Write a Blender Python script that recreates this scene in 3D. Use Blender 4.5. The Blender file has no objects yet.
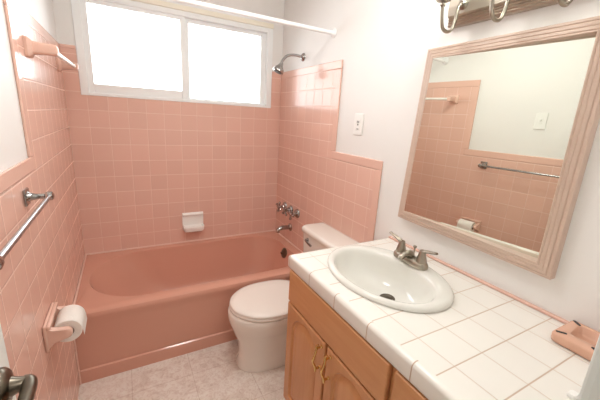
import bpy, bmesh, math, random
from mathutils import Vector, Matrix
C = bpy.context.scene.collection
PI = math.pi
V = Vector
random.seed(4)

# ------------------------------------------------------------------ room numbers (metres)
W = 1.48            # tiled right wall face; left wall face is x = 0, back wall face y = 0
WP = 1.488          # painted right wall face
ZG = 0.4257         # tile grid origin height
T = 0.1105          # tile pitch
ZT = 1.80           # top of the tall tile
ZL = 1.255          # top of the low tile
YN = -2.42          # doorway wall, bathroom face
CEIL = 2.42

# ------------------------------------------------------------------ materials
def lin(c):
    return tuple((v/12.92 if v <= 0.04045 else ((v+0.055)/1.055)**2.4) for v in [x/255 for x in c])
def rgba(c): return (*lin(c), 1)

def mat(name, col, rough=0.5, metal=0.0, spec=0.5, coat=0.0, noise=0.0, nscale=20, bump=0.0, bscale=60, stretch=None):
    m = bpy.data.materials.new(name); m.use_nodes = True
    nt = m.node_tree; b = nt.nodes['Principled BSDF']
    b.inputs['Base Color'].default_value = rgba(col)
    b.inputs['Roughness'].default_value = rough
    b.inputs['Metallic'].default_value = metal
    b.inputs['Specular IOR Level'].default_value = spec
    b.inputs['Coat Weight'].default_value = coat
    b.inputs['Coat Roughness'].default_value = 0.08
    tc = nt.nodes.new('ShaderNodeTexCoord')
    src = tc.outputs['Object']
    if stretch:
        mp = nt.nodes.new('ShaderNodeMapping'); mp.inputs['Scale'].default_value = stretch
        nt.links.new(src, mp.inputs['Vector']); src = mp.outputs['Vector']
    if noise > 0:
        n = nt.nodes.new('ShaderNodeTexNoise'); n.inputs['Scale'].default_value = nscale
        n.inputs['Detail'].default_value = 4
        nt.links.new(src, n.inputs['Vector'])
        cr = nt.nodes.new('ShaderNodeValToRGB')
        d = lin(col)
        cr.color_ramp.elements[0].position = 0.3; cr.color_ramp.elements[1].position = 0.7
        cr.color_ramp.elements[0].color = (*[v*(1-noise) for v in d], 1)
        cr.color_ramp.elements[1].color = (*[min(1, v*(1+noise)) for v in d], 1)
        nt.links.new(n.outputs['Fac'], cr.inputs['Fac'])
        nt.links.new(cr.outputs['Color'], b.inputs['Base Color'])
    if bump > 0:
        n2 = nt.nodes.new('ShaderNodeTexNoise'); n2.inputs['Scale'].default_value = bscale
        nt.links.new(src, n2.inputs['Vector'])
        bp = nt.nodes.new('ShaderNodeBump'); bp.inputs['Strength'].default_value = bump
        bp.inputs['Distance'].default_value = 0.004
        nt.links.new(n2.outputs['Fac'], bp.inputs['Height'])
        nt.links.new(bp.outputs['Normal'], b.inputs['Normal'])
    return m

def tile_mat(name, ua, va, u0, v0, tu, tv, col, grout, gw=0.003, rough=0.17, spec=0.38, gcol2=None, gw2=None, tilt=0.012, var=0.05):
    """square glazed tile: grid of grout lines on object axes ua, va; every tile leans a little, as hand set tile does"""
    m = bpy.data.materials.new(name); m.use_nodes = True
    nt = m.node_tree; L = nt.links; b = nt.nodes['Principled BSDF']
    tc = nt.nodes.new('ShaderNodeTexCoord'); sp = nt.nodes.new('ShaderNodeSeparateXYZ')
    L.new(tc.outputs['Object'], sp.inputs[0])
    def M(op, a, c=None):
        n = nt.nodes.new('ShaderNodeMath'); n.operation = op
        for i, v in enumerate((a, c)):
            if v is None: continue
            if isinstance(v, (int, float)): n.inputs[i].default_value = v
            else: L.new(v, n.inputs[i])
        return n.outputs[0]
    def axis(ax, o, t):
        q = M('DIVIDE', M('SUBTRACT', sp.outputs['XYZ'.index(ax)], o), t)
        fl = M('FLOOR', q); fr = M('FRACT', q)
        d = M('MULTIPLY', M('MINIMUM', fr, M('SUBTRACT', 1.0, fr)), t)
        return fl, d
    fu, du = axis(ua, u0, tu); fv, dv = axis(va, v0, tv)
    def mask(d, w):
        mr = nt.nodes.new('ShaderNodeMapRange'); mr.interpolation_type = 'SMOOTHSTEP'
        L.new(d, mr.inputs['Value'])
        mr.inputs['From Min'].default_value = w*0.35; mr.inputs['From Max'].default_value = w*0.75
        mr.inputs['To Min'].default_value = 1; mr.inputs['To Max'].default_value = 0
        return mr.outputs['Result']
    mu = mask(du, gw); mv = mask(dv, gw2 or gw)
    mk = M('MAXIMUM', mu, mv)
    cb = nt.nodes.new('ShaderNodeCombineXYZ'); L.new(fu, cb.inputs[0]); L.new(fv, cb.inputs[1])
    wn = nt.nodes.new('ShaderNodeTexWhiteNoise'); wn.noise_dimensions = '2D'; L.new(cb.outputs[0], wn.inputs['Vector'])
    hsv = nt.nodes.new('ShaderNodeHueSaturation'); hsv.inputs['Color'].default_value = rgba(col)
    L.new(M('ADD', 1-var/2, M('MULTIPLY', wn.outputs['Value'], var)), hsv.inputs['Value'])
    mx = nt.nodes.new('ShaderNodeMix'); mx.data_type = 'RGBA'
    L.new(mk, mx.inputs['Factor']); L.new(hsv.outputs['Color'], mx.inputs['A'])
    if gcol2:
        g2 = nt.nodes.new('ShaderNodeMix'); g2.data_type = 'RGBA'
        L.new(mv, g2.inputs['Factor']); g2.inputs['A'].default_value = rgba(grout); g2.inputs['B'].default_value = rgba(gcol2)
        L.new(g2.outputs['Result'], mx.inputs['B'])
    else:
        mx.inputs['B'].default_value = rgba(grout)
    L.new(mx.outputs['Result'], b.inputs['Base Color'])
    L.new(M('ADD', rough, M('MULTIPLY', mk, 0.5)), b.inputs['Roughness'])
    # pillowed tile edge as bump, lean per tile on the normal
    def hgt(d):
        mr = nt.nodes.new('ShaderNodeMapRange'); mr.interpolation_type = 'SMOOTHSTEP'
        L.new(d, mr.inputs['Value']); mr.inputs['From Min'].default_value = 0.0; mr.inputs['From Max'].default_value = gw*1.8
        return mr.outputs['Result']
    h = M('MINIMUM', hgt(du), hgt(dv))
    bn = nt.nodes.new('ShaderNodeBump'); bn.inputs['Strength'].default_value = 0.35; bn.inputs['Distance'].default_value = 0.002
    L.new(h, bn.inputs['Height'])
    vm = nt.nodes.new('ShaderNodeVectorMath'); vm.operation = 'SUBTRACT'
    L.new(wn.outputs['Color'], vm.inputs[0]); vm.inputs[1].default_value = (0.5, 0.5, 0.5)
    sc = nt.nodes.new('ShaderNodeVectorMath'); sc.operation = 'SCALE'; L.new(vm.outputs[0], sc.inputs[0]); sc.inputs['Scale'].default_value = tilt
    ad = nt.nodes.new('ShaderNodeVectorMath'); ad.operation = 'ADD'; L.new(bn.outputs['Normal'], ad.inputs[0]); L.new(sc.outputs[0], ad.inputs[1])
    nm = nt.nodes.new('ShaderNodeVectorMath'); nm.operation = 'NORMALIZE'; L.new(ad.outputs[0], nm.inputs[0])
    L.new(nm.outputs[0], b.inputs['Normal'])
    b.inputs['Specular IOR Level'].default_value = spec
    return m

PINK = (230, 188, 172); PGROUT = (238, 207, 193)
m_tile_back = tile_mat('pink tile back', 'X', 'Z', 0.0, ZG, T*1.03, T, PINK, PGROUT, gw=0.0026, gw2=0.004)
m_tile_side = tile_mat('pink tile side', 'Y', 'Z', 0.0, ZG, T, T, PINK, PGROUT, gw=0.0026, gw2=0.004)
m_pink = mat('pink glazed ceramic', (230, 188, 172), 0.15, spec=0.4)
m_pink_trim = mat('pink bullnose glaze', (231, 190, 174), 0.17, spec=0.38)
m_pinkfix = mat('pale pink ceramic', (229, 190, 173), 0.2)
m_holder = mat('tan pink ceramic', (218, 172, 148), 0.22)
m_tub = mat('pink tub enamel', (214, 160, 140), 0.13, spec=0.5)
m_caulk = mat('pale caulk', (238, 205, 190), 0.5)
m_wall = mat('white wall paint', (238, 236, 233), 0.55, spec=0.3, bump=0.05, bscale=90)
m_ceil = mat('ceiling paint', (240, 239, 236), 0.8, spec=0.2)
m_trimw = mat('gloss white trim paint', (228, 232, 228), 0.35)
m_alu = mat('pale aluminium window frame', (246, 249, 249), 0.4)
m_cream = mat('cream head casing', (246, 241, 224), 0.4)
m_white_cer = mat('white ceramic', (246, 244, 240), 0.1)
m_sink = mat('white sink porcelain', (229, 227, 220), 0.1)
m_toilet = mat('off white china', (240, 234, 226), 0.12)
m_seat = mat('off white seat plastic', (244, 238, 231), 0.22)
m_chrome = mat('chrome', (172, 170, 168), 0.12, 1.0)
m_steel = mat('polished steel bar', (165, 165, 165), 0.22, 1.0)
m_nickel = mat('brushed nickel', (168, 160, 147), 0.28, 1.0)
m_nickel_dark = mat('aged nickel band', (185, 174, 160), 0.42, 1.0)
m_pewter = mat('dark pewter', (112, 104, 92), 0.3, 1.0)
m_brass = mat('polished brass', (228, 194, 132), 0.2, 1.0)
m_dark = mat('dark opening', (25, 22, 20), 0.6)
m_paper = mat('tissue paper', (244, 240, 234), 0.9, spec=0.1, bump=0.3, bscale=120)
m_card = mat('brown cardboard core', (110, 90, 70), 0.9)
m_plate = mat('white plastic plate', (243, 242, 238), 0.35)
m_slot = mat('plate slot', (96, 94, 90), 0.5)
m_white_rod = mat('white enamel rod', (245, 245, 245), 0.25)
m_bulb = mat('frosted bulb glass', (245, 243, 236), 0.3)
m_translucent_rod = mat('white plastic rod', (245, 242, 236), 0.25)

def wood_mat(name, col, dark, axis_scale, rough=0.35):
    m = bpy.data.materials.new(name); m.use_nodes = True
    nt = m.node_tree; b = nt.nodes['Principled BSDF']
    tc = nt.nodes.new('ShaderNodeTexCoord'); mp = nt.nodes.new('ShaderNodeMapping'); mp.inputs['Scale'].default_value = axis_scale
    nt.links.new(tc.outputs['Object'], mp.inputs['Vector'])
    n = nt.nodes.new('ShaderNodeTexNoise'); n.inputs['Scale'].default_value = 6; n.inputs['Detail'].default_value = 6; n.inputs['Distortion'].default_value = 0.6
    nt.links.new(mp.outputs['Vector'], n.inputs['Vector'])
    cr = nt.nodes.new('ShaderNodeValToRGB'); cr.color_ramp.elements[0].position = 0.3; cr.color_ramp.elements[1].position = 0.68
    cr.color_ramp.elements[0].color = rgba(dark); cr.color_ramp.elements[1].color = rgba(col)
    nt.links.new(n.outputs['Fac'], cr.inputs['Fac']); nt.links.new(cr.outputs['Color'], b.inputs['Base Color'])
    b.inputs['Roughness'].default_value = rough
    return m
m_oak = wood_mat('honey maple', (208, 150, 102), (201, 141, 93), (9, 9, 0.9))
m_oak_h = wood_mat('honey maple across', (208, 150, 102), (201, 141, 93), (9, 0.9, 9))
m_frame = wood_mat('pickled pink wood', (208, 184, 168), (203, 178, 161), (8, 1.5, 1.5), 0.45)
m_counter = tile_mat('white counter tile', 'X', 'Y', 0.9193, -1.955, 0.1132, 0.1148, (240, 236, 229), (216, 200, 184), gw=0.0025, rough=0.14,
                     gcol2=(202, 180, 160), gw2=0.0033, tilt=0.006, var=0.02)
m_edge = tile_mat('white counter edge tile', 'Y', 'X', -1.890, 0.3, 0.171, 3.0, (240, 236, 229), (196, 172, 150), gw=0.0032, rough=0.14, tilt=0.0, var=0.02)

def floor_mat():
    m = bpy.data.materials.new('marbled vinyl'); m.use_nodes = True
    nt = m.node_tree; L = nt.links; b = nt.nodes['Principled BSDF']
    tc = nt.nodes.new('ShaderNodeTexCoord')
    n1 = nt.nodes.new('ShaderNodeTexNoise'); n1.inputs['Scale'].default_value = 11; n1.inputs['Detail'].default_value = 8; n1.inputs['Distortion'].default_value = 1.6
    L.new(tc.outputs['Object'], n1.inputs['Vector'])
    c1 = nt.nodes.new('ShaderNodeValToRGB'); e = c1.color_ramp.elements
    e[0].position = 0.36; e[0].color = rgba((222, 209, 198)); e[1].position = 0.62; e[1].color = rgba((238, 230, 221))
    x = e.new(0.46); x.color = rgba((232, 221, 211))
    L.new(n1.outputs['Fac'], c1.inputs['Fac'])
    n2 = nt.nodes.new('ShaderNodeTexNoise'); n2.inputs['Scale'].default_value = 34; n2.inputs['Detail'].default_value = 5; n2.inputs['Distortion'].default_value = 2.2
    L.new(tc.outputs['Object'], n2.inputs['Vector'])
    c2 = nt.nodes.new('ShaderNodeValToRGB'); c2.color_ramp.elements[0].position = 0.40; c2.color_ramp.elements[1].position = 0.52
    c2.color_ramp.elements[0].color = (0.86, 0.80, 0.78, 1); c2.color_ramp.elements[1].color = (1, 1, 1, 1)
    L.new(n2.outputs['Fac'], c2.inputs['Fac'])
    mx = nt.nodes.new('ShaderNodeMix'); mx.data_type = 'RGBA'; mx.blend_type = 'MULTIPLY'; mx.inputs['Factor'].default_value = 0.8
    L.new(c1.outputs['Color'], mx.inputs['A']); L.new(c2.outputs['Color'], mx.inputs['B'])
    # faint seams of the printed 12 inch squares
    br = nt.nodes.new('ShaderNodeTexBrick'); br.offset = 0.0; br.inputs['Scale'].default_value = 1.0
    br.inputs['Brick Width'].default_value = 0.305; br.inputs['Row Height'].default_value = 0.305; br.inputs['Mortar Size'].default_value = 0.002
    br.inputs['Mortar Smooth'].default_value = 0.3
    br.inputs['Color1'].default_value = (1, 1, 1, 1); br.inputs['Color2'].default_value = (1, 1, 1, 1); br.inputs['Mortar'].default_value = (0.80, 0.74, 0.71, 1)
    mp = nt.nodes.new('ShaderNodeMapping'); mp.inputs['Location'].default_value = (0.06, 0.05, 0)
    L.new(tc.outputs['Object'], mp.inputs['Vector']); L.new(mp.outputs['Vector'], br.inputs['Vector'])
    m2 = nt.nodes.new('ShaderNodeMix'); m2.data_type = 'RGBA'; m2.blend_type = 'MULTIPLY'; m2.inputs['Factor'].default_value = 1
    L.new(mx.outputs['Result'], m2.inputs['A']); L.new(br.outputs['Color'], m2.inputs['B'])
    L.new(m2.outputs['Result'], b.inputs['Base Color']); b.inputs['Roughness'].default_value = 0.32
    return m
m_floor = floor_mat()

def glass_mat(name, tint=(1, 1, 1), rough=0.0):
    m = bpy.data.materials.new(name); m.use_nodes = True; nt = m.node_tree
    nt.nodes.remove(nt.nodes['Principled BSDF'])
    out = nt.nodes['Material Output']
    tr = nt.nodes.new('ShaderNodeBsdfTransparent'); tr.inputs['Color'].default_value = (*tint, 1)
    gl = nt.nodes.new('ShaderNodeBsdfGlossy'); gl.inputs['Roughness'].default_value = rough
    fr = nt.nodes.new('ShaderNodeFresnel'); fr.inputs['IOR'].default_value = 1.45
    mx = nt.nodes.new('ShaderNodeMixShader')
    nt.links.new(fr.outputs[0], mx.inputs[0]); nt.links.new(tr.outputs[0], mx.inputs[1]); nt.links.new(gl.outputs[0], mx.inputs[2])
    nt.links.new(mx.outputs[0], out.inputs['Surface'])
    return m
m_glass = glass_mat('clear window glass', (0.97, 0.98, 0.98))
m_shade = glass_mat('pale green shade glass', (0.86, 0.90, 0.86), 0.05)
m_mirror = mat('silvered mirror', (232, 236, 226), 0.0, 1.0)

# ------------------------------------------------------------------ mesh helpers
def loc_of(o):
    v = V((0, 0, 0))
    while o: v += o.location; o = o.parent
    return v

def obj(name, bm, m, parent=None, smooth=False, angle=40):
    if parent: bmesh.ops.translate(bm, verts=bm.verts, vec=-loc_of(parent))
    bmesh.ops.recalc_face_normals(bm, faces=bm.faces)
    me = bpy.data.meshes.new(name); bm.to_mesh(me); bm.free()
    ms = m if isinstance(m, (list, tuple)) else [m]
    for x in ms: me.materials.append(x)
    if smooth:
        for p in me.polygons: p.use_smooth = True
        me.set_sharp_from_angle(angle=math.radians(angle))
    o = bpy.data.objects.new(name, me); C.objects.link(o)
    if parent: o.parent = parent
    return o

def thing(name, label, cat, loc=(0, 0, 0), group=None):
    o = bpy.data.objects.new(name, None); C.objects.link(o)
    o.empty_display_size = 0.05
    o.location = loc; o['label'] = label; o['category'] = cat
    if group: o['group'] = group
    return o
def tag(o, label, cat, group=None):
    o['label'] = label; o['category'] = cat
    if group: o['group'] = group
    return o
def struct(name, bm, m, parent=None, smooth=False, label=None):
    o = obj(name, bm, m, parent, smooth)
    if not parent: o['kind'] = 'structure'
    if label: o['label'] = label
    return o
def dup(root, loc, label, group=None):
    r = root.copy(); C.objects.link(r); r.location = loc; r['label'] = label
    if group: r['group'] = group
    for ch in list(root.children):
        c = ch.copy(); C.objects.link(c); c.parent = r
        for g in list(ch.children):
            d = g.copy(); C.objects.link(d); d.parent = c
    return r

def B(): return bmesh.new()
def box(bm, x0, x1, y0, y1, z0, z1, bev=0.0, seg=2):
    vs = [bm.verts.new(p) for p in ((x0,y0,z0),(x1,y0,z0),(x1,y1,z0),(x0,y1,z0),(x0,y0,z1),(x1,y0,z1),(x1,y1,z1),(x0,y1,z1))]
    fs = [bm.faces.new([vs[i] for i in f]) for f in ((3,2,1,0),(4,5,6,7),(0,1,5,4),(1,2,6,5),(2,3,7,6),(3,0,4,7))]
    if bev > 0:
        es = list({e for f in fs for e in f.edges})
        bmesh.ops.bevel(bm, geom=es, offset=bev, segments=seg, profile=0.5, affect='EDGES')
    return bm
def bx(*a, **k): return box(B(), *a, **k)

def skin(bm, rings, cap0=True, cap1=True, closed=True):
    vr = [[bm.verts.new(p) for p in r] for r in rings]
    n = len(vr[0])
    for a, b in zip(vr, vr[1:]):
        for i in range(n if closed else n-1):
            j = (i+1) % n
            bm.faces.new((a[i], a[j], b[j], b[i]))
    if cap0: bm.faces.new(list(reversed(vr[0])))
    if cap1: bm.faces.new(vr[-1])
    return bm

def catmull(pts, k=6):
    pts = [V(p) for p in pts]
    P = [pts[0]*2-pts[1]] + pts + [pts[-1]*2-pts[-2]]
    out = []
    for i in range(1, len(P)-2):
        a, b, c, d = P[i-1:i+3]
        for j in range(k):
            t = j/k
            out.append(0.5*((2*b)+(c-a)*t+(2*a-5*b+4*c-d)*t*t+(3*b-a-3*c+d)*t**3))
    out.append(pts[-1]); return out

def tube(bm, pts, r, n=14, smooth=0, flat=None):
    """sweep; r number or list; flat = (scale across, vector) squashes the section along that vector"""
    if smooth:
        m = len(pts); pts2 = catmull(pts, smooth)
        if isinstance(r, (list, tuple)):
            rr = []
            for i in range(len(pts2)):
                t = i/(len(pts2)-1)*(m-1); k = min(int(t), m-2); rr.append(r[k]+(r[k+1]-r[k])*(t-k))
            r = rr
        pts = pts2
    pts = [V(p) for p in pts]
    if not isinstance(r, (list, tuple)): r = [r]*len(pts)
    rings = []; nrm = None
    for i, p in enumerate(pts):
        t = (pts[min(i+1, len(pts)-1)] - pts[max(i-1, 0)]).normalized()
        if nrm is None:
            up = V((0, 0, 1)) if abs(t.z) < 0.9 else V((1, 0, 0))
            nrm = (up - t*up.dot(t)).normalized()
        else:
            nrm = (nrm - t*nrm.dot(t)).normalized()
        bn = t.cross(nrm)
        ring = []
        for k in range(n):
            a = 2*PI*k/n
            d = nrm*math.cos(a)*r[i] + bn*math.sin(a)*r[i]
            if flat:
                fv = V(flat[1]).normalized(); d = d - fv*(d.dot(fv))*(1-flat[0])
            ring.append(p+d)
        rings.append(ring)
    return skin(bm, rings)

def lathe(bm, prof, o, axis='z', n=24, cap0=True, cap1=True):
    o = V(o)
    if isinstance(axis, str): ax = {'x': V((1,0,0)), 'y': V((0,1,0)), 'z': V((0,0,1)), '-x': V((-1,0,0)), '-y': V((0,-1,0))}[axis]
    else: ax = V(axis).normalized()
    u = ax.orthogonal().normalized(); w = ax.cross(u)
    rings = [[o + ax*h + (u*math.cos(2*PI*k/n) + w*math.sin(2*PI*k/n))*max(r, 1e-4) for k in range(n)] for r, h in prof]
    return skin(bm, rings, cap0, cap1)

def rrect(x0, x1, y0, y1, rad, z, n=10):
    """rounded rectangle ring; rad = one radius or (x0y0, x1y0, x1y1, x0y1)"""
    if not isinstance(rad, (list, tuple)): rad = [rad]*4
    out = []
    for (cx, cy, sx, sy, a0), r in zip(((x0,y0,1,1,PI),(x1,y0,-1,1,1.5*PI),(x1,y1,-1,-1,0),(x0,y1,1,-1,0.5*PI)), rad):
        for k in range(n+1):
            a = a0 + k/n*PI/2
            out.append(V((cx+sx*r+r*math.cos(a), cy+sy*r+r*math.sin(a), z)))
    return out

def ell(cx, cy, rx, ry, z, n=64, p=2.0):
    out = []
    for k in range(n):
        a = 2*PI*k/n; c, s = math.cos(a), math.sin(a)
        out.append(V((cx+rx*math.copysign(abs(c)**(2/p), c), cy+ry*math.copysign(abs(s)**(2/p), s), z)))
    return out

# ------------------------------------------------------------------ setting
bm = B(); box(bm, -0.12, 1.62, -2.54, 0.12, -0.08, 0.0); struct('floor', bm, m_floor)
bm = B(); box(bm, -0.12, 1.62, -2.54, 0.12, CEIL, CEIL+0.08); struct('ceiling', bm, m_ceil)
# back wall with the window opening
WX0, WX1, WZ0, WZ1 = 0.083, 1.396, 1.512, 2.112
bm = B()
box(bm, -0.12, 1.62, 0.008, 0.12, 0, WZ0); box(bm, -0.12, 1.62, 0.008, 0.12, WZ1, CEIL)
box(bm, -0.12, WX0, 0.008, 0.12, WZ0, WZ1); box(bm, WX1, 1.62, 0.008, 0.12, WZ0, WZ1)
wb = struct('wall_back', bm, m_wall)
bm = B(); box(bm, 0, W, 0, 0.008, 0.30, WZ0); box(bm, 0, WX0-0.001, 0, 0.008, WZ0, ZT-0.02); box(bm, WX1+0.001, W, 0, 0.008, WZ0, ZT-0.02)
struct('tile_panel', bm, m_tile_back, wb, label='pink glazed square tile under and beside the window')
for a, b_ in ((0.0, WX0-0.002), (WX1+0.002, W)):
    struct('tile_cap', bx(a, b_, -0.002, 0.008, ZT-0.02, ZT, bev=0.003), m_pink_trim, wb)
# left wall
YSL, YSR, YER = -1.058, -0.857, -1.294
bm = B(); box(bm, -0.12, -0.008, -2.54, 0.008, 0, CEIL)
wl = struct('wall_left', bm, m_wall)
bm = B(); box(bm, -0.008, 0, YSL+0.03, 0, 0, ZT-0.05); box(bm, -0.008, 0, -2.37, YSL+0.03, 0, ZL-0.05)
struct('tile_panel', bm, m_tile_side, wl, label='pink glazed square tile, tall over the tub and low beyond it')
struct('tile_cap', bx(-0.008, 0.002, YSL, -0.001, ZT-0.05, ZT, bev=0.004), m_pink_trim, wl)
struct('tile_edge', bx(-0.008, 0.002, YSL, YSL+0.05, ZL, ZT-0.05, bev=0.004), m_pink_trim, wl)
struct('tile_cap', bx(-0.008, 0.002, -2.37, YSL+0.03, ZL-0.05, ZL, bev=0.004), m_pink_trim, wl)
# right wall
bm = B(); box(bm, WP, 1.62, -2.54, 0.008, 0, CEIL)
wr = struct('wall_right', bm, m_wall)
bm = B(); box(bm, W, WP, YSR+0.03, 0, 0, ZT-0.05); box(bm, W, WP, YER+0.05, YSR+0.03, 0, ZL-0.05)
struct('tile_panel', bm, m_tile_side, wr, label='pink glazed square tile, tall over the tub and low behind the toilet')
struct('tile_cap', bx(W-0.002, WP, YSR, -0.001, ZT-0.05, ZT, bev=0.004), m_pink_trim, wr)
struct('tile_edge', bx(W-0.002, WP, YSR, YSR+0.05, ZL, ZT-0.05, bev=0.004), m_pink_trim, wr)
struct('tile_cap', bx(W-0.002, WP, YER, YSR+0.03, ZL-0.05, ZL, bev=0.004), m_pink_trim, wr)
struct('tile_edge', bx(W-0.002, WP, YER, YER+0.05, 0.0, ZL-0.05, bev=0.004), m_pink_trim, wr)
# doorway wall (behind the camera's shoulder) and its casing
DX0, DX1, DZ = 0.05, 0.866, 2.05
bm = B(); box(bm, -0.12, DX0, -2.54, YN, 0, CEIL); box(bm, DX1, 1.62, -2.54, YN, 0, CEIL); box(bm, DX0, DX1, -2.54, YN, DZ, CEIL)
struct('wall_front', bm, m_wall)
bm = B()
box(bm, DX1, DX1+0.019, YN, -2.405, 0, DZ+0.06, bev=0.004)
box(bm, DX1+0.019, DX1+0.034, YN, -2.409, 0, DZ+0.06, bev=0.003)
box(bm, DX1+0.034, DX1+0.057, YN, -2.403, 0, DZ+0.06, bev=0.005)
box(bm, DX0, DX1, YN, -2.406, DZ, DZ+0.057, bev=0.004)
box(bm, DX1-0.016, DX1-0.0005, -2.54, YN, 0, DZ); box(bm, DX1-0.028, DX1-0.016, -2.53, -2.49, 0, DZ, bev=0.002)
struct('trim_1', bm, m_trimw)
# hallway outside the door
bm = B(); box(bm, -0.7, 1.9, -4.2, -2.54, -0.08, 0.0); struct('floor_hall', bm, m_floor)
bm = B(); box(bm, -0.7, 1.9, -4.2, -2.54, CEIL, CEIL+0.08); struct('ceiling_hall', bm, m_ceil)
bm = B(); box(bm, -0.78, -0.7, -4.2, -2.54, 0, CEIL); struct('wall_hall_left', bm, m_wall)
bm = B(); box(bm, 1.9, 1.98, -4.2, -2.54, 0, CEIL); struct('wall_hall_right', bm, m_wall)
bm = B(); box(bm, -0.78, 1.98, -4.28, -4.2, 0, CEIL); struct('wall_hall_far', bm, m_wall)
bm = B(); box(bm, -0.78, -0.12, -2.62, -2.54, 0, CEIL); box(bm, 1.62, 1.98, -2.62, -2.54, 0, CEIL); struct('wall_hall_near', bm, m_wall)

# window
bm = B()
fy0, fy1 = -0.004, 0.06
box(bm, WX0, 0.128, fy0, fy1, WZ0, WZ1, bev=0.004); box(bm, 1.352, WX1, fy0, fy1, WZ0, WZ1, bev=0.004)
box(bm, 0.128, 1.352, fy0, fy1, WZ0, 1.532, bev=0.003); box(bm, 0.128, 1.352, fy0, fy1, 2.078, WZ1, bev=0.003)
win = struct('window_1', bm, m_alu, label='wide two-pane sliding window with pale frame')
bm = B(); box(bm, 0.120, 0.160, 0.008, 0.035, 1.530, 2.08, bev=0.003); box(bm, 0.700, 0.735, 0.008, 0.035, 1.530, 2.08, bev=0.003)
box(bm, 0.160, 0.700, 0.008, 0.035, 1.530, 1.588, bev=0.003); box(bm, 0.160, 0.700, 0.008, 0.035, 2.056, 2.08, bev=0.003)
s1 = struct('sash', bm, m_alu, win)
struct('pane', bx(0.155, 0.705, 0.020, 0.024, 1.58, 2.06), m_glass, s1)
bm = B(); box(bm, 0.722, 0.760, 0.036, 0.058, 1.530, 2.08, bev=0.003); box(bm, 1.312, 1.356, 0.036, 0.058, 1.530, 2.08, bev=0.003)
box(bm, 0.760, 1.312, 0.036, 0.058, 1.530, 1.545, bev=0.002); box(bm, 0.760, 1.312, 0.036, 0.058, 2.052, 2.08, bev=0.003)
s2 = struct('sash', bm, m_alu, win)
struct('pane', bx(0.755, 1.317, 0.045, 0.049, 1.54, 2.056), m_glass, s2)
struct('head_casing', bx(WX0, WX1, -0.010, 0.008, WZ1, 2.145, bev=0.004), m_cream, win, label='cream painted strip along the top of the window')

# pink strip where wall meets counter
struct('trim_2', bx(1.472, WP, YN+0.001, -1.412, 0.8725, 0.882, bev=0.003), m_pink_trim, label='thin pink strip along the back of the counter')

# ------------------------------------------------------------------ bathtub
tub = thing('bathtub', 'long pink bathtub with plain apron under the window', 'bathtub', (0.74, -0.39, 0))
x0, x1, yb = 0.001, W-0.001, -0.001
def R4(yf, z, r=0.002): return rrect(x0, x1, yf, yb, r, z)
rings = [R4(-0.785, 0.0), R4(-0.785, 0.066), R4(-0.783, 0.074), R4(-0.775, 0.079), R4(-0.775, 0.20), R4(-0.776, 0.33), R4(-0.781, 0.365),
         R4(-0.786, 0.385), R4(-0.786, 0.398), R4(-0.781, 0.410), R4(-0.768, 0.4165), R4(-0.75, 0.4185)]
# deck to basin
def basin(g, z, rl=0.31, rr=0.21):
    """g 0 at the lip, 1 at the floor"""
    lx = 0.055 + 0.32*g; rx_ = 1.405 - 0.125*g; yf = -0.712 + 0.11*g; yk = -0.064 - 0.10*g
    h = (yk-yf)/2
    return rrect(lx, rx_, yf, yk, (min(rl, h*0.98), min(rr, h*0.9), min(rr, h*0.9), min(rl, h*0.98)), z)
rings += [basin(-0.02, 0.4185), basin(-0.004, 0.4175), basin(0.008, 0.412), basin(0.022, 0.40), basin(0.06, 0.375), basin(0.25, 0.29), basin(0.48, 0.19),
          basin(0.72, 0.115), basin(0.9, 0.085), basin(1.05, 0.075)]
bm = B(); skin(bm, rings, True, True)
obj('tub_shell', bm, m_tub, tub, True, 35)
bm = B(); box(bm, 0.0015, W-0.0015, -0.0105, -0.0015, 0.417, 0.4275, bev=0.003); box(bm, 0.0015, 0.0105, -0.775, -0.0105, 0.417, 0.4275, bev=0.003)
box(bm, W-0.0105, W-0.0015, -0.775, -0.0105, 0.417, 0.4275, bev=0.003); box(bm, 0.0015, 0.008, -0.793, -0.786, 0.0, 0.40, bev=0.002)
obj('caulk_bead', bm, m_caulk, tub)
bm = B(); lathe(bm, [(0.042, -0.006), (0.042, 0.004), (0.035, 0.009), (0.014, 0.011)], (1.392, -0.382, 0.366), V((-1, 0, 0.25)))
ov = obj('overflow_plate', bm, m_pewter, tub, True)
bm = B(); tube(bm, [(1.383, -0.372, 0.352), (1.372, -0.372, 0.358), (1.366, -0.372, 0.372)], 0.005, 10)
obj('overflow_lever', bm, m_chrome, ov, True)
bm = B(); lathe(bm, [(0.030, 0), (0.030, 0.003), (0.020, 0.004), (0.015, 0.002)], (1.20, -0.39, 0.0755))
obj('drain_ring', bm, m_chrome, tub, True)

# ------------------------------------------------------------------ tub fittings on the right wall
def valve(loc, label, h):
    t = thing('tub_valve', label, 'faucet handle', loc, 'chrome tub valves on the right wall')
    x, y, z = loc
    bm = B(); lathe(bm, [(0.037, 0), (0.037, 0.005), (0.028, 0.016), (0.016, 0.020), (0.014, 0.030)], loc, '-x'); obj('escutcheon', bm, m_chrome, t, True)
    bm = B(); lathe(bm, [(0.012, 0.026), (0.012, 0.046), (0.016, 0.050)], loc, '-x'); obj('stem', bm, m_chrome, t, True)
    bm = B(); c = V((x-0.060, y, z))
    lathe(bm, [(0.013, -0.012), (0.017, -0.004), (0.017, 0.006), (0.010, 0.013)], c, '-x', 16)
    for k in range(4):
        a = PI/2*k + h
        d = V((0, math.cos(a), math.sin(a)))
        tube(bm, [c+d*0.010, c+d*0.028, c+d*0.042], [0.0085, 0.0075, 0.0105], 10)
        lathe(bm, [(0.0105, -0.004), (0.0115, 0.0), (0.007, 0.007)], c+d*0.042, d, 10)
    obj('cross_handle', bm, m_chrome, t, True)
    return t
valve((W, -0.185, 0.705), 'chrome cross handle valve above the tub spout, the one nearest the window wall', 0.3)
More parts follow.
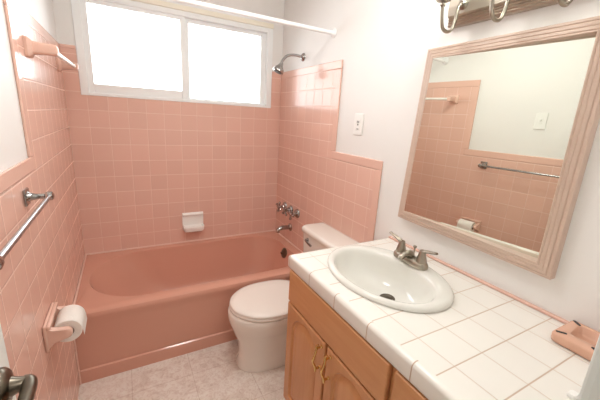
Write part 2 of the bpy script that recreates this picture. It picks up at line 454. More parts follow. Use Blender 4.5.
valve((W, -0.300, 0.705), 'chrome cross handle valve above the tub spout, the middle one of the row', 0.75)
valve((W, -0.412, 0.707), 'chrome cross handle valve above the tub spout, the one nearest the toilet', 0.1)

sp = thing('tub_spout', 'short curved chrome spout on the pink tile above the tub end', 'faucet', (W, -0.30, 0.552))
bm = B(); lathe(bm, [(0.032, 0), (0.032, 0.006), (0.022, 0.016)], (W, -0.30, 0.552), '-x'); obj('flange', bm, m_chrome, sp, True)
bm = B(); tube(bm, [(W-0.008, -0.30, 0.552), (W-0.05, -0.30, 0.556), (W-0.085, -0.30, 0.553), (W-0.112, -0.30, 0.538), (W-0.118, -0.30, 0.520)],
               [0.018, 0.018, 0.019, 0.018, 0.016], 16, smooth=5); obj('spout_pipe', bm, m_chrome, sp, True)

sh = thing('shower_fixture', 'chrome shower head on a bent arm above the tile', 'shower head', (WP, -0.353, 1.875))
bm = B(); lathe(bm, [(0.029, 0), (0.028, 0.006), (0.018, 0.016), (0.012, 0.020)], (WP, -0.353, 1.875), '-x'); obj('flange', bm, m_chrome, sh, True)
bm = B(); tube(bm, [(WP-0.01, -0.353, 1.875), (1.42, -0.353, 1.880), (1.36, -0.353, 1.868), (1.325, -0.353, 1.835), (1.312, -0.353, 1.810)], 0.0095, 12, smooth=5)
obj('arm', bm, m_chrome, sh, True)
bm = B(); ax = V((-0.45, 0, -1)).normalized(); o = V((1.316, -0.353, 1.815))
lathe(bm, [(0.012, 0), (0.016, 0.010), (0.016, 0.018), (0.024, 0.028), (0.036, 0.044), (0.040, 0.056), (0.039, 0.066), (0.030, 0.068)], o, ax)
hd = obj('head', bm, m_chrome, sh, True)
bm = B(); lathe(bm, [(0.029, 0.0675), (0.027, 0.071), (0.01, 0.072)], o, ax); obj('spray_face', bm, m_slot, hd, True)

# soap dish on the back wall
sd = thing('soap_dish', 'white ceramic soap dish set in the back wall tile above the tub', 'soap dish', (0.743, 0, 0.58))
bm = B(); box(bm, 0.662, 0.826, -0.012, -0.0005, 0.522, 0.668, bev=0.005, seg=3); 
obj('back_plate', bm, m_white_cer, sd, True)
# hood lip along the top and a scooped tray along the bottom
bm = B(); box(bm, 0.664, 0.824, -0.026, -0.010, 0.643, 0.663, bev=0.006, seg=3)
obj('top_lip', bm, m_white_cer, sd, True)
rings = []
for s, z in ((0.74, 0.518), (0.92, 0.524), (1.0, 0.542), (1.0, 0.563), (0.97, 0.568)):
    rings.append(rrect(0.743-0.080*s, 0.743+0.080*s, -0.010-0.062*s, -0.008, (0.02, 0.02, 0.001, 0.001), z, 6))
rings.append(rrect(0.743-0.070, 0.743+0.070, -0.062, -0.012, (0.016, 0.016, 0.004, 0.004), 0.566, 6))
rings.append(rrect(0.743-0.064, 0.743+0.064, -0.054, -0.016, (0.014, 0.014, 0.004, 0.004), 0.550, 6))
bm = B(); skin(bm, rings); obj('tray', bm, m_white_cer, sd, True)

# pink ceramic towel rail high on the left wall
gr = thing('ceramic_towel_rail', 'pink ceramic towel rail with white rod high on the left tile', 'towel rail', (0, -0.55, 1.66))
def cer_post(y, zc):
    bm = B()
    def sec(x, hy, hz, r): return [V((x, y+a.x, zc+a.y)) for a in rrect(-hy, hy, -hz, hz, r, 0, 5)]
    skin(bm, [sec(0.0005, 0.036, 0.036, 0.008), sec(0.010, 0.036, 0.036, 0.010), sec(0.015, 0.031, 0.032, 0.010), sec(0.022, 0.020, 0.024, 0.009), sec(0.06, 0.017, 0.021, 0.009),
              sec(0.085, 0.018, 0.021, 0.010), sec(0.096, 0.015, 0.018, 0.009), sec(0.100, 0.009, 0.011, 0.006)])
    return bm
obj('post', cer_post(-0.87, 1.652), m_pinkfix, gr, True); obj('post', cer_post(-0.16, 1.665), m_pinkfix, gr, True)
bm = B(); tube(bm, [(0.079, -0.858, 1.652), (0.079, -0.172, 1.665)], 0.010, 14); obj('rod', bm, m_translucent_rod, gr, True)

# chrome towel bar on the low left tile
tb = thing('towel_bar', 'straight chrome towel bar on the low pink tile of the left wall', 'towel bar', (0, -1.5, 1.143))
def bar_post(y):
    bm = B(); z = 1.143
    box(bm, 0.0005, 0.008, y-0.026, y+0.026, z-0.028, z+0.028, bev=0.003)
    lathe(bm, [(0.020, 0.006), (0.014, 0.014), (0.0095, 0.030), (0.0095, 0.052), (0.014, 0.056), (0.0155, 0.066), (0.014, 0.074), (0.006, 0.078)], (0, y, z), 'x', 18)
    return bm
obj('post', bar_post(-1.205), m_chrome, tb, True); obj('post', bar_post(-1.76), m_chrome, tb, True)
bm = B(); tube(bm, [(0.066, -1.198, 1.143), (0.066, -1.767, 1.143)], 0.0075, 14); obj('bar', bm, m_steel, tb, True)

# toilet paper holder + roll
ph = thing('toilet_paper_holder', 'pink ceramic toilet paper holder on the left wall tile near the tub', 'toilet paper holder', (0, -1.19, 0.62))
py0, py1 = -1.275, -1.100
bm = B(); box(bm, 0.0005, 0.012, py0, py1, 0.578, 0.684, bev=0.005, seg=3); box(bm, 0.010, 0.024, py0, py1, 0.668, 0.684, bev=0.005, seg=3)
obj('back_plate', bm, m_pinkfix, ph, True)
def ear(y0, y1):
    bm = B(); rings = []
    prof = []
    for k in range(13):
        a = -PI/2 + PI*k/12
        prof.append((0.066+0.020*math.cos(a), 0.638+0.020*math.sin(a)))
    prof = [(0.008, 0.585), (0.028, 0.607)] + prof + [(0.03, 0.664), (0.008, 0.676)]
    for y, s in ((y0, 0.9), (y0+0.004, 1.0), (y1-0.004, 1.0), (y1, 0.9)):
        rings.append([V((0.04+(x-0.04)*s, y, 0.63+(z-0.63)*s)) for x, z in prof])
    return skin(bm, rings)
obj('ear', ear(py0+0.003, py0+0.027), m_pinkfix, ph, True, 50); obj('ear', ear(py1-0.027, py1-0.003), m_pinkfix, ph, True, 50)
bm = B(); tube(bm, [(0.067, py0+0.015, 0.638), (0.067, py1-0.015, 0.638)], 0.009, 12); obj('roller', bm, m_white_rod, ph, True)
rl = thing('toilet_paper_roll', 'white toilet paper roll held in the pink ceramic holder', 'toilet paper', (0.067, -1.19, 0.638))
def ann(y, r): return [V((0.067+r*math.cos(2*PI*k/40), y, 0.630+r*math.sin(2*PI*k/40))) for k in range(40)]
ya, yb2 = py0+0.030, py1-0.032
bm = B(); skin(bm, [ann(ya+0.001, 0.020), ann(ya, 0.022), ann(ya, 0.0445), ann(ya+0.002, 0.046), ann(yb2-0.002, 0.046), ann(yb2, 0.0445), ann(yb2, 0.020)], False, False)
obj('paper', bm, m_paper, rl, True, 50)
bm = B(); skin(bm, [ann(ya+0.001, 0.0205), ann(yb2-0.001, 0.0205), ann(yb2-0.001, 0.019), ann(ya+0.001, 0.019), ann(ya+0.001, 0.0205)], False, False)
obj('cardboard_core', bm, m_card, rl, True)
bm = B()
pp = [(0.1132, 0.630), (0.1142, 0.615), (0.1152, 0.600)]
skin(bm, [[V((x+dx, y, z)) for x, z in pp] for dx in (0, 0.0012) for y in ((ya+0.002, yb2-0.002) if dx == 0 else (yb2-0.002, ya+0.002))], False, False, False)
obj('loose_sheet', bm, m_paper, rl)

# shower curtain rod
cr_ = thing('shower_curtain_rod', 'plain white shower curtain rod across the room in front of the window', 'curtain rod', (0.74, -0.731, 1.966))
bm = B(); tube(bm, [(-0.007, -0.731, 1.966), (WP-0.001, -0.731, 1.966)], 0.0125, 16); obj('rod', bm, m_white_rod, cr_, True)
for x, ax in ((-0.0075, 'x'), (WP-0.0005, '-x')):
    bm = B(); lathe(bm, [(0.028, 0), (0.028, 0.005), (0.018, 0.014), (0.016, 0.022)], (x, -0.731, 1.966), ax); obj('end_flange', bm, m_white_rod, cr_, True)

# ------------------------------------------------------------------ toilet
TY = -1.005
def egg(xf, xb, hw, z, xm=None, n=56, p=2.0, pb=2.0, cy=TY):
    xm = xm if xm is not None else xf + 0.58*(xb-xf)
    out = []
    for k in range(n):
        a = 2*PI*k/n; c, s = math.cos(a), math.sin(a)
        q = p if c < 0 else pb
        L = (xm-xf) if c < 0 else (xb-xm)
        out.append(V((xm + L*math.copysign(abs(c)**(2/q), c), cy + hw*math.copysign(abs(s)**(2/q), s), z)))
    return out
to = thing('toilet', 'off-white toilet with closed lid between the tub and the wooden vanity', 'toilet', (1.1, TY, 0))
bm = B()
skin(bm, [egg(0.800, 1.42, 0.122, 0.0, 1.05, p=2.5, pb=5), egg(0.797, 1.42, 0.124, 0.012, 1.05, p=2.5, pb=5), egg(0.812, 1.42, 0.116, 0.03, 1.05, p=2.5, pb=5), egg(0.814, 1.42, 0.116, 0.10, 1.05, p=2.4, pb=5),
          egg(0.806, 1.42, 0.119, 0.17, 1.04, p=2.3, pb=5), egg(0.786, 1.42, 0.130, 0.215, 1.02, p=2.2, pb=4), egg(0.772, 1.40, 0.150, 0.255, 1.0, p=2.1, pb=3.4),
          egg(0.756, 1.38, 0.174, 0.30, 0.99, p=2.05, pb=3), egg(0.749, 1.36, 0.184, 0.335, 0.985, pb=3), egg(0.749, 1.36, 0.186, 0.360, 0.985, pb=3), egg(0.754, 1.36, 0.183, 0.372, 0.985, pb=3), egg(0.772, 1.35, 0.165, 0.376, 0.985, pb=3)])
obj('bowl', bm, m_toilet, to, True, 60)
bm = B(); skin(bm, [egg(0.768, 1.215, 0.176, 0.3765, 0.985, pb=2.6), egg(0.758, 1.22, 0.185, 0.380, 0.985, pb=2.6), egg(0.756, 1.22, 0.187, 0.388, 0.985, pb=2.6), egg(0.762, 1.22, 0.181, 0.3945, 0.985, pb=2.6)])
obj('seat', bm, m_seat, to, True, 60)
bm = B(); skin(bm, [egg(0.768, 1.222, 0.177, 0.396, 0.985, pb=2.8), egg(0.759, 1.225, 0.186, 0.399, 0.985, pb=2.8), egg(0.758, 1.226, 0.187, 0.406, 0.985, pb=2.8), egg(0.765, 1.222, 0.180, 0.4135, 0.985, pb=2.8),
                    egg(0.79, 1.20, 0.158, 0.4185, 0.985, pb=2.8), egg(0.83, 1.15, 0.11, 0.421, 0.985, pb=2.8), egg(0.92, 1.05, 0.04, 0.422, 0.985, pb=2.8)])
obj('lid', bm, m_seat, to, True, 60)
for s in (-1, 1):
    bm = B(); tube(bm, [(1.235, TY+s*0.075-0.022, 0.397), (1.235, TY+s*0.075+0.022, 0.397)], 0.014, 12); obj('hinge', bm, m_seat, to, True)
TKY = -1.008
bm = B()
def tk(z, g, r=0.035): return rrect(1.314-g, 1.476, TKY-0.225-g, TKY+0.225+g, (r, 0.012, 0.012, r), z, 8)
skin(bm, [tk(0.372, -0.035), tk(0.385, -0.022), tk(0.42, -0.014), tk(0.60, -0.004), tk(0.714, 0.0), tk(0.716, -0.004)])
obj('tank', bm, m_toilet, to, True, 50)
bm = B()
def tl(z, g, r=0.05): return rrect(1.304-g, 1.478, TKY-0.236-g, TKY+0.236+g, (r, 0.008, 0.008, r), z, 8)
skin(bm, [tl(0.716, -0.008), tl(0.717, 0.0), tl(0.722, 0.003), tl(0.738, 0.003), tl(0.746, -0.001), tl(0.751, -0.008), tl(0.753, -0.02), tl(0.755, -0.06)])
obj('tank_lid', bm, m_toilet, to, True, 50)
bm = B(); lathe(bm, [(0.013, 0), (0.013, 0.008), (0.008, 0.012), (0.008, 0.018)], (1.313, -0.872, 0.678), '-x', 16)
tube(bm, [(1.297, -0.872, 0.678), (1.291, -0.90, 0.674), (1.293, -0.945, 0.666)], [0.008, 0.006, 0.008], 10, smooth=4)
obj('flush_lever', bm, m_chrome, to, True)
for s in (-1, 1):
    bm = B(); lathe(bm, [(0.014, 0), (0.013, 0.010), (0.006, 0.016)], (1.12, TY+s*0.125, 0.0), 'z', 14); obj('bolt_cap', bm, m_toilet, to, True)
    # bolt caps stand on the foot of the bowl

# ------------------------------------------------------------------ vanity cabinet
CX = 0.915; VY0, VY1 = -1.418, YN+0.002
va = thing('vanity_cabinet', 'honey coloured wooden vanity cabinet under the white tiled counter', 'cabinet', (1.2, -1.92, 0))
bm = B()      # open carcass: face frame, two ends, floor, back
box(bm, CX, CX+0.018, VY1, VY0, 0.105, 0.813, bev=0.002); box(bm, CX+0.018, WP-0.001, VY0-0.016, VY0, 0.105, 0.813)
box(bm, CX+0.018, WP-0.001, VY1, VY1+0.016, 0.105, 0.813); box(bm, CX+0.018, WP-0.001, VY1+0.016, VY0-0.016, 0.105, 0.121)
obj('body', bm, m_oak, va)
bm = B(); box(bm, CX+0.06, WP-0.001, VY1, VY0-0.004, 0.0, 0.105); obj('toe_kick', bm, m_oak_h, va)

def arch_outline(y0, y1, z0, zs, zt, n=64):
    """closed outline: flat bottom, straight sides to zs, elliptic arch to zt; y0 < y1"""
    cy = (y0+y1)/2; h = (y1-y0)/2; pts = []
    nb = 10; ns = 12
    for k in range(nb): pts.append((y0+(y1-y0)*k/nb, z0))
    for k in range(ns): pts.append((y1, z0+(zs-z0)*k/ns))
    na = n-nb-2*ns
    for k in range(na):
        a = PI*k/na; pts.append((cy+h*math.cos(a), zs+(zt-zs)*math.sin(a)))
    for k in range(ns): pts.append((y0, zs-(zs-z0)*k/ns))
    return pts
def rect_outline(y0, y1, z0, z1, n=64):
    nb, ns = 10, 12; na = n-nb-2*ns; pts = []
    for k in range(nb): pts.append((y0+(y1-y0)*k/nb, z0))
    for k in range(ns): pts.append((y1, z0+(z1-z0)*k/ns))
    for k in range(na): pts.append((y1-(y1-y0)*k/na, z1))
    for k in range(ns): pts.append((y0, z1-(z1-z0)*k/ns))
    return pts
def ring_x(pts, x): return [V((x, y, z)) for y, z in pts]
def arched_door(y0, y1, z0, z1, handle_y):
    xf = CX-0.019
    rf = lambda g: rect_outline(y0+g, y1-g, z0+g, z1-g)
    st = 0.046
    ao = lambda g: arch_outline(y0+st+g, y1-st-g, z0+st+g, z1-st-0.075-g*0.3, z1-st+0.022-g)
    bm = B()
    skin(bm, [ring_x(rf(0), CX-0.0005), ring_x(rf(0), xf+0.004), ring_x(rf(0.004), xf), ring_x(ao(0), xf), ring_x(ao(0.004), xf+0.008), ring_x(ao(0.012), xf+0.009)], True, True)
    d = obj('door', bm, m_oak, va, True, 25)
    bm = B()
    skin(bm, [ring_x(ao(0.0125), xf+0.0088), ring_x(ao(0.014), xf+0.0075), ring_x(ao(0.036), xf+0.0015), ring_x(ao(0.040), xf+0.001)], True, True)
    obj('raised_panel', bm, m_oak, d, True, 25)
    # brass wavy pull
    bm = B(); y = handle_y; xa = xf
    for z in (0.537, 0.627):
        lathe(bm, [(0.0075, 0), (0.0075, 0.003), (0.0045, 0.006), (0.0045, 0.016), (0.006, 0.020)], (xa, y, z), '-x', 12)
    tube(bm, [(xa-0.018, y+0.004, 0.520), (xa-0.022, y-0.003, 0.530), (xa-0.023, y, 0.545), (xa-0.031, y+0.003, 0.565), (xa-0.034, y, 0.582), (xa-0.031, y-0.003, 0.599), (xa-0.023, y, 0.619), (xa-0.022, y+0.003, 0.634), (xa-0.018, y-0.004, 0.644)],
         [0.003, 0.0045, 0.005, 0.0045, 0.006, 0.0045, 0.005, 0.0045, 0.003], 10, smooth=5)
    obj('handle', bm, m_brass, d, True)
    return d
arched_door(-1.729, -1.424, 0.128, 0.652, -1.709)
arched_door(-2.034, -1.742, 0.128, 0.652, -1.769)
obj('false_drawer_front', bx(CX-0.019, CX-0.0005, -2.030, -1.424, 0.662, 0.808, bev=0.004), m_oak_h, va)
for z0, z1 in ((0.662, 0.808), (0.486, 0.652), (0.310, 0.476), (0.128, 0.300)):
    d = obj('drawer_front', bx(CX-0.019, CX-0.0005, -2.408, -2.052, z0, z1, bev=0.004), m_oak_h, va)
    bm = B(); xa = CX-0.019; zc = (z0+z1)/2
    for y in (-2.275, -2.185): lathe(bm, [(0.0075, 0), (0.0045, 0.006), (0.0045, 0.016), (0.006, 0.020)], (xa, y, zc), '-x', 12)
    tube(bm, [(xa-0.020, -2.29, zc), (xa-0.024, -2.275, zc), (xa-0.034, -2.23, zc), (xa-0.024, -2.185, zc), (xa-0.020, -2.17, zc)], [0.003, 0.005, 0.006, 0.005, 0.003], 10, smooth=5)
    obj('handle', bm, m_brass, d, True)

# ------------------------------------------------------------------ counter
SX, SY = 1.168, -1.712        # sink centre
co = thing('countertop', 'white tiled vanity counter with tan grout lines', 'countertop', (1.2, -1.92, 0.815))
CZ = 0.872; EX = 0.897
y0c, y1c = YN+0.001, -1.407
def rect_by_angle(x0, x1, y0, y1, cx, cy, angs, z):
    out = []
    for a in angs:
        c, s = math.cos(a), math.sin(a)
        t = min(((x1-cx)/c if c > 1e-9 else (x0-cx)/c if c < -1e-9 else 1e9), ((y1-cy)/s if s > 1e-9 else (y0-cy)/s if s < -1e-9 else 1e9))
        out.append(V((cx+c*t, cy+s*t, z)))
    return out
x1c = WP-0.0008
ang = sorted([2*PI*k/72 for k in range(72)] + [math.atan2(y-SY, x-SX) % (2*PI) for x in (0.918, x1c) for y in (y0c, y1c-0.018)])
hole = lambda z: [V((SX+0.178*math.cos(a), SY+0.238*math.sin(a), z)) for a in ang]
rc = lambda z: rect_by_angle(0.918, x1c, y0c, y1c-0.018, SX, SY, ang, z)
bm = B(); skin(bm, [hole(0.815), hole(CZ), rc(CZ), rc(0.815), hole(0.815)], False, False)
obj('tiled_top', bm, m_counter, co)
# rounded edge tiles: front and left end
def edge_prof(n=8):
    """section in (outward, z): from the seam at 0 out to 0.021 and down"""
    p = [(0.0, CZ+0.001)]
    for k in range(n+1):
        a = PI/2 - PI/2*k/n
        p.append((0.006+0.015*math.cos(a), CZ-0.013+0.0145*math.sin(a)))
    p += [(0.021, 0.820), (0.018, 0.814), (0.0, 0.814)]
    return p
bm = B()
front = [V((0.918-o, y0c, z)) for o, z in edge_prof()]
corner = [V((0.918-o, y1c-0.018+o*0.9, z)) for o, z in edge_prof()]
skin(bm, [front, corner], True, True)
obj('edge_tiles', bm, m_edge, co, True, 40)
bm = B()
left0 = [V((0.918-o, y1c-0.018+o*0.9, z)) for o, z in edge_prof()]; left1 = [V((x1c, y1c-0.018+o*0.9, z)) for o, z in edge_prof()]
skin(bm, [left0, left1], True, True)
obj('end_tiles', bm, mat('white end tile', (240, 236, 229), 0.14), co, True, 40)

# sink
si = thing('sink', 'oval white drop-in sink set in the tiled counter', 'sink', (SX, SY, CZ))
ICX = SX-0.028                # bowl sits towards the front, wider ledge at the back
rings = [ell(SX, SY, 0.196, 0.258, CZ+0.0015), ell(SX, SY, 0.205, 0.268, CZ+0.003), ell(SX, SY, 0.205, 0.268, CZ+0.009), ell(SX, SY, 0.201, 0.264, CZ+0.015), ell(SX-0.002, SY, 0.192, 0.255, CZ+0.0185),
         ell(SX-0.012, SY, 0.175, 0.238, CZ+0.0185), ell(ICX+0.008, SY, 0.162, 0.228, CZ+0.016), ell(ICX+0.006, SY, 0.155, 0.222, CZ+0.009), ell(ICX+0.006, SY, 0.150, 0.216, CZ-0.006),
         ell(ICX+0.010, SY, 0.142, 0.204, CZ-0.034), ell(ICX+0.022, SY, 0.124, 0.178, CZ-0.070), ell(ICX+0.040, SY, 0.095, 0.135, CZ-0.096),
         ell(ICX+0.055, SY, 0.055, 0.075, CZ-0.109), ell(ICX+0.060, SY, 0.026, 0.028, CZ-0.113)]
out = [ell(ICX+0.060, SY, 0.034, 0.036, CZ-0.122), ell(ICX+0.04, SY, 0.11, 0.15, CZ-0.104), ell(ICX+0.018, SY, 0.148, 0.20, CZ-0.052), ell(ICX+0.012, SY, 0.160, 0.222, CZ-0.01), ell(SX, SY, 0.172, 0.232, CZ+0.0015)]
bm = B(); skin(bm, rings + out + [rings[0]], False, False)
bmesh.ops.remove_doubles(bm, verts=bm.verts, dist=1e-5)
obj('basin', bm, m_sink, si, True, 60)
bm = B(); lathe(bm, [(0.031, -0.002), (0.031, 0.002), (0.026, 0.005), (0.022, 0.003), (0.021, 0.0045), (0.006, 0.006)], (ICX+0.060, SY, CZ-0.113)); obj('drain', bm, m_pewter, si, True)
bm = B(); lathe(bm, [(0.013, 0), (0.013, 0.002), (0.009, 0.003)], (ICX-0.134, SY, CZ-0.032), V((1, 0, 0.25)), 16); obj('overflow_hole', bm, m_nickel, si, True)

# faucet on the back ledge of the sink
FX, FY, FZ = 1.322, -1.694, CZ+0.0185
fa = thing('sink_faucet', 'brushed nickel two-lever faucet behind the sink bowl', 'faucet', (FX, FY, FZ))
bm = B(); skin(bm, [ell(FX, FY, 0.028, 0.084, FZ, 40, 3), ell(FX, FY, 0.029, 0.086, FZ+0.010, 40, 3), ell(FX, FY, 0.026, 0.082, FZ+0.022, 40, 3), ell(FX, FY, 0.020, 0.074, FZ+0.027, 40, 3)])
obj('base', bm, m_nickel, fa, True, 50)
bm = B(); tube(bm, [(FX+0.006, FY, FZ+0.016), (FX-0.004, FY, FZ+0.036), (FX-0.024, FY, FZ+0.042), (FX-0.052, FY, FZ+0.034), (FX-0.064, FY, FZ+0.022)], [0.017, 0.0155, 0.0135, 0.0115, 0.0105], 16, smooth=6)
obj('spout', bm, m_nickel, fa, True)
bm = B(); tube(bm, [(FX+0.018, FY, FZ+0.018), (FX+0.018, FY, FZ+0.060)], 0.003, 8); lathe(bm, [(0.003, 0), (0.0075, 0.005), (0.0075, 0.011), (0.003, 0.014)], (FX+0.018, FY, FZ+0.058), 'z', 12)
obj('lift_rod', bm, m_nickel, fa, True)
for s in (-1, 1):
    hy = FY + s*0.055
    bm = B(); lathe(bm, [(0.022, 0), (0.021, 0.012), (0.0165, 0.028), (0.0135, 0.046), (0.011, 0.052)], (FX, hy, FZ+0.022), 'z', 20)
    tube(bm, [(FX, hy, FZ+0.062), (FX-0.002, hy+s*0.014, FZ+0.074), (FX-0.004, hy+s*0.040, FZ+0.082), (FX-0.006, hy+s*0.068, FZ+0.089)], [0.012, 0.0105, 0.009, 0.0075], 14, smooth=5, flat=(0.6, (0, 0, 1)))
    obj('lever_handle', bm, m_nickel, fa, True)

# pink toothbrush and cup holder on the counter
tbh = thing('toothbrush_holder', 'pink ceramic toothbrush holder lying on the counter by the door frame', 'toothbrush holder', (1.405, -2.25, CZ))
hz = CZ+0.0015; ZT2 = hz+0.030
hx0, hx1, hy0, hy1 = 1.334, 1.470, -2.318, -2.204
def hr(g, z, r=0.014): return rrect(hx0+g, hx1-g, hy0+g, hy1-g, r, z, 8)
def hi(g, z):   # oval bowl
    n = len(hr(0, 0)); cx, cy = (hx0+hx1)/2+0.012, (hy0+hy1)/2
    out = []
    for p in hr(0, 0):
        a = math.atan2(p.y-cy, p.x-cx); out.append(V((cx+(0.050-g)*math.cos(a), cy+(0.043-g)*math.sin(a), z)))
    return out
bm = B(); skin(bm, [hr(0.006, hz), hr(0.001, hz+0.004), hr(0, hz+0.010), hr(0, ZT2-0.006), hr(0.002, ZT2-0.002), hr(0.006, ZT2), hi(0, ZT2), hi(0.003, ZT2-0.002), hi(0.008, ZT2-0.020), hi(0.016, ZT2-0.025)])
hb = obj('tray', bm, m_holder, tbh, True, 50)
for (sx, sy, an) in ((hx0+0.020, hy1-0.018, 0.6), (hx1-0.016, hy1-0.016, -0.6), (hx0+0.018, hy0+0.018, -0.6)):
    bm = B(); c, s = math.cos(an), math.sin(an)
    ring = lambda z: [V((sx+q.x*c-q.y*s, sy+q.x*s+q.y*c, z)) for q in rrect(-0.0045, 0.0045, -0.013, 0.013, 0.004, 0, 4)]
    skin(bm, [ring(ZT2-0.001), ring(ZT2+0.0006)]); obj('brush_slot', bm, m_dark, tbh)

# small white cap beside the door casing
bm = B(); skin(bm, [rrect(1.146, 1.170, -2.340, -2.323, 0.005, CZ+0.001, 5), rrect(1.146, 1.170, -2.340, -2.323, 0.005, CZ+0.007, 5), rrect(1.148, 1.168, -2.338, -2.325, 0.004, CZ+0.010, 5)])
tag(obj('plastic_cap', bm, m_plate, None, True), 'small white plastic cap lying on the counter close to the door frame', 'cap')

# ------------------------------------------------------------------ mirror
mi = thing('wall_mirror', 'large mirror in a pale pinkish reeded wood frame above the counter', 'mirror', (WP, -1.79, 1.006))
# outer corners (y, z) of the frame as it hangs
OC = [(-1.470, 1.008), (-2.127, 0.998), (-2.124, 1.764), (-1.508, 1.760)]
def inset(c, g):
    cy = sum(p[0] for p in c)/4; cz = sum(p[1] for p in c)/4
    return [(p[0]+math.copysign(g, cy-p[0]), p[1]+math.copysign(g, cz-p[1])) for p in c]
prof = [(0.0, WP-0.0005), (0.0, 1.458), (0.002, 1.454), (0.009, 1.4525), (0.0115, 1.4545), (0.014, 1.451), (0.022, 1.4495), (0.0245, 1.4515), (0.027, 1.449), (0.034, 1.4475), (0.0365, 1.4495), (0.039, 1.4465), (0.042, 1.446), (0.0435, 1.449), (0.0435, 1.4868), (0.0, WP-0.0005)]
bm = B(); cols = []
for g, x in prof: cols.append([V((x, y, z)) for y, z in inset(OC, g)])
vr = [[bm.verts.new(p) for p in r] for r in cols[:-1]]
for i in range(len(vr)):
    a, b_ = vr[i], vr[(i+1) % len(vr)]
    for k in range(4):
        j = (k+1) % 4; bm.faces.new((a[k], a[j], b_[j], b_[k]))
obj('frame', bm, m_frame, mi)
# glass, seated a little deeper at the near side
GI = inset(OC, 0.0425)
XG_FAR, XG_NEAR, LEAN = 1.4475, 1.4858, 0.005
def gx(y, z, off=0): return XG_FAR + (XG_NEAR-XG_FAR)*(-1.507-y)/0.573 - LEAN*(z-1.04)/0.68 + off
bm = B(); skin(bm, [[V((gx(y, z, o), y, z)) for y, z in GI] for o in (0.0, 0.0015)])
obj('mirror_glass', bm, m_mirror, mi)

# ------------------------------------------------------------------ light fixture
vl = thing('vanity_light', 'nickel bathroom light bar with looped arms on the wall above the mirror', 'wall light', (WP, -1.83, 1.88))
bm = B()
LY0, LY1 = -2.09, -1.585
prof = [(WP-0.0005, 1.828), (1.462, 1.828), (1.458, 1.833), (1.462, 1.838), (1.458, 1.843), (1.462, 1.848), (1.456, 1.853), (1.460, 1.858), (1.450, 1.864), (1.448, 1.895), (1.450, 1.926), (1.460, 1.932), (1.456, 1.937), (1.462, 1.942), (1.458, 1.947), (1.462, 1.957), (WP-0.0005, 1.957)]
skin(bm, [[V((x, y, z)) for x, z in prof] for y in (LY0, LY1)])
obj('back_plate', bm, m_nickel_dark, vl)
for y in (-1.648, -1.832, -2.016):
    bm = B()
    tube(bm, [(1.452, y, 1.895), (1.425, y, 1.880), (1.418, y, 1.835), (1.405, y, 1.800), (1.380, y, 1.789), (1.354, y, 1.800), (1.342, y, 1.840), (1.340, y, 1.880)], 0.0062, 12, smooth=6)
    lathe(bm, [(0.022, 0), (0.021, 0.005), (0.012, 0.010), (0.008, 0.016)], (1.452, y, 1.895), '-x', 18)
    arm = obj('arm', bm, m_nickel, vl, True)
    bm = B(); lathe(bm, [(0.006, -0.010), (0.010, -0.004), (0.009, 0.004), (0.024, 0.010), (0.030, 0.022), (0.030, 0.034), (0.026, 0.036)], (1.340, y, 1.872), 'z', 20); obj('shade_cup', bm, m_nickel, arm, True)
    bm = B(); lathe(bm, [(0.026, 0.030), (0.034, 0.045), (0.046, 0.075), (0.052, 0.11), (0.060, 0.145), (0.0575, 0.146), (0.049, 0.11), (0.043, 0.076), (0.031, 0.046), (0.024, 0.032)], (1.340, y, 1.872), 'z', 28); obj('glass_shade', bm, m_shade, arm, True)
    bm = B(); lathe(bm, [(0.013, 0.034), (0.014, 0.05), (0.026, 0.075), (0.029, 0.095), (0.022, 0.115), (0.008, 0.123)], (1.340, y, 1.872), 'z', 20); obj('bulb', bm, m_bulb, arm, True)

# ------------------------------------------------------------------ plates
ou = thing('wall_outlet', 'white wall outlet plate above the low tile beside the shower', 'outlet', (WP, -1.062, 1.432))
bm = B(); box(bm, WP-0.006, WP-0.0005, -1.100, -1.022, 1.372, 1.492, bev=0.003); obj('cover_plate', bm, m_plate, ou)
bm = B(); box(bm, WP-0.008, WP-0.0055, -1.078, -1.044, 1.399, 1.465, bev=0.001); rc_ = obj('receptacle', bm, m_plate, ou)
bm = B(); box(bm, WP-0.0088, WP-0.0078, -1.070, -1.064, 1.440, 1.452); box(bm, WP-0.0088, WP-0.0078, -1.058, -1.052, 1.440, 1.452); box(bm, WP-0.0088, WP-0.0078, -1.066, -1.056, 1.426, 1.436)
box(bm, WP-0.0088, WP-0.0078, -1.070, -1.052, 1.404, 1.408)
obj('slots', bm, m_slot, rc_)
sw = thing('light_switch', 'white toggle light switch plate on the painted left wall', 'light switch', (-0.008, -1.52, 1.50))
bm = B(); box(bm, -0.0075, -0.002, -1.556, -1.484, 1.443, 1.559, bev=0.003); obj('cover_plate', bm, m_plate, sw)
bm = B(); box(bm, -0.0025, -0.0005, -1.530, -1.510, 1.483, 1.519, bev=0.0005); box(bm, -0.001, 0.010, -1.525, -1.515, 1.501, 1.513, bev=0.002); obj('toggle', bm, m_plate, sw)

# ------------------------------------------------------------------ open door with its lever
bm = B(); box(bm, 0.064, 0.099, -2.415, -1.893, 0.012, 2.03, bev=0.002)
do = struct('door_1', bm, m_trimw, label='white door standing open along the left wall')
HY, HZ = -1.948, 1.0
bm = B(); lathe(bm, [(0.033, 0), (0.033, 0.005), (0.028, 0.011), (0.016, 0.015), (0.013, 0.022), (0.0105, 0.034)], (0.099, HY, HZ), 'x', 24)
tube(bm, [(0.128, HY+0.004, HZ), (0.136, HY-0.002, HZ), (0.139, HY-0.03, HZ), (0.138, HY-0.075, HZ-0.003), (0.135, HY-0.115, HZ-0.006)], [0.0105, 0.0115, 0.0105, 0.010, 0.009], 16, smooth=5)
obj('door_handle', bm, m_pewter, do, True)

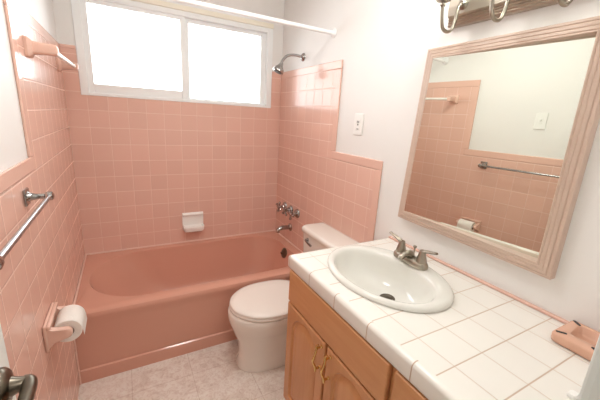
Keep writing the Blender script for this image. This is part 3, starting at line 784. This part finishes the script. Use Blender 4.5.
# unseen ceiling lamp added to brighten the room: closed box above the fill light
cl = thing('added_ceiling_lamp', 'unseen square white lamp added on the bathroom ceiling for fill light', 'added ceiling light', (0.70, -1.35, CEIL))
bm = B(); box(bm, 0.53, 0.87, -1.52, -1.18, CEIL-0.07, CEIL-0.001, bev=0.004); obj('housing', bm, m_trimw, cl)
# ------------------------------------------------------------------ daylight, vanity bulbs and added fill lights
w = bpy.data.worlds.new('overcast sky'); bpy.context.scene.world = w; w.use_nodes = True
bg = w.node_tree.nodes['Background']; bg.inputs['Color'].default_value = (0.95, 0.98, 1.0, 1); bg.inputs['Strength'].default_value = 8.0
def area(name, loc, rot, sx, sy, power, col=(1, 1, 1), portal=False):
    l = bpy.data.lights.new(name, 'AREA'); l.shape = 'RECTANGLE'; l.size = sx; l.size_y = sy; l.energy = power; l.color = col
    o = bpy.data.objects.new(name, l); C.objects.link(o); o.location = loc; o.rotation_euler = rot
    if portal: l.cycles.is_portal = True
    return o
area('window_portal', (0.74, 0.09, 1.812), (-PI/2, 0, 0), 1.30, 0.60, 1, portal=True)
area('hall_fill_light', (0.55, -3.2, CEIL-0.02), (0, 0, 0), 0.5, 0.5, 8, (1.0, 0.95, 0.88))  # added front fill from the unseen hall behind the camera
area('ceiling_fill_light', (0.70, -1.35, CEIL-0.075), (0, 0, 0), 0.30, 0.30, 8, (1.0, 0.985, 0.96))  # added fill from overhead, lifts brightness beyond window and vanity bulbs

for y in (-1.648, -1.832, -2.016):
    l = bpy.data.lights.new('bulb_light', 'POINT'); l.energy = 3.9; l.shadow_soft_size = 0.05; l.color = (0.98, 0.99, 1.0)
    o = bpy.data.objects.new('bulb_light', l); C.objects.link(o); o.location = (1.340, y, 2.03)
# ------------------------------------------------------------------ camera
cd = bpy.data.cameras.new('camera'); cam = bpy.data.objects.new('camera', cd); C.objects.link(cam)
cd.sensor_width = 36; cd.lens = 315.9564/600*36; cd.clip_start = 0.01
yaw, pitch, roll = 0.512, -0.255, 0.0586
fw = V((math.sin(yaw)*math.cos(pitch), math.cos(yaw)*math.cos(pitch), math.sin(pitch)))
r0 = V((math.cos(yaw), -math.sin(yaw), 0)); u0 = r0.cross(fw)
r = r0*math.cos(roll)+u0*math.sin(roll); u = u0*math.cos(roll)-r0*math.sin(roll)
M4 = Matrix((r, u, -fw)).transposed().to_4x4(); M4.translation = V((0.3042, -2.532, 1.4511))
cam.matrix_world = M4
bpy.context.scene.camera = cam

s = bpy.context.scene
s.view_settings.view_transform = 'Standard'; s.view_settings.look = 'None'; s.view_settings.gamma = 1; s.view_settings.use_curve_mapping = False
s.view_settings.exposure = 0.0
s.cycles.max_bounces = 10; s.cycles.diffuse_bounces = 6; s.cycles.glossy_bounces = 5; s.cycles.transparent_max_bounces = 12
s.cycles.sample_clamp_indirect = 6
s.cycles.use_denoising = True
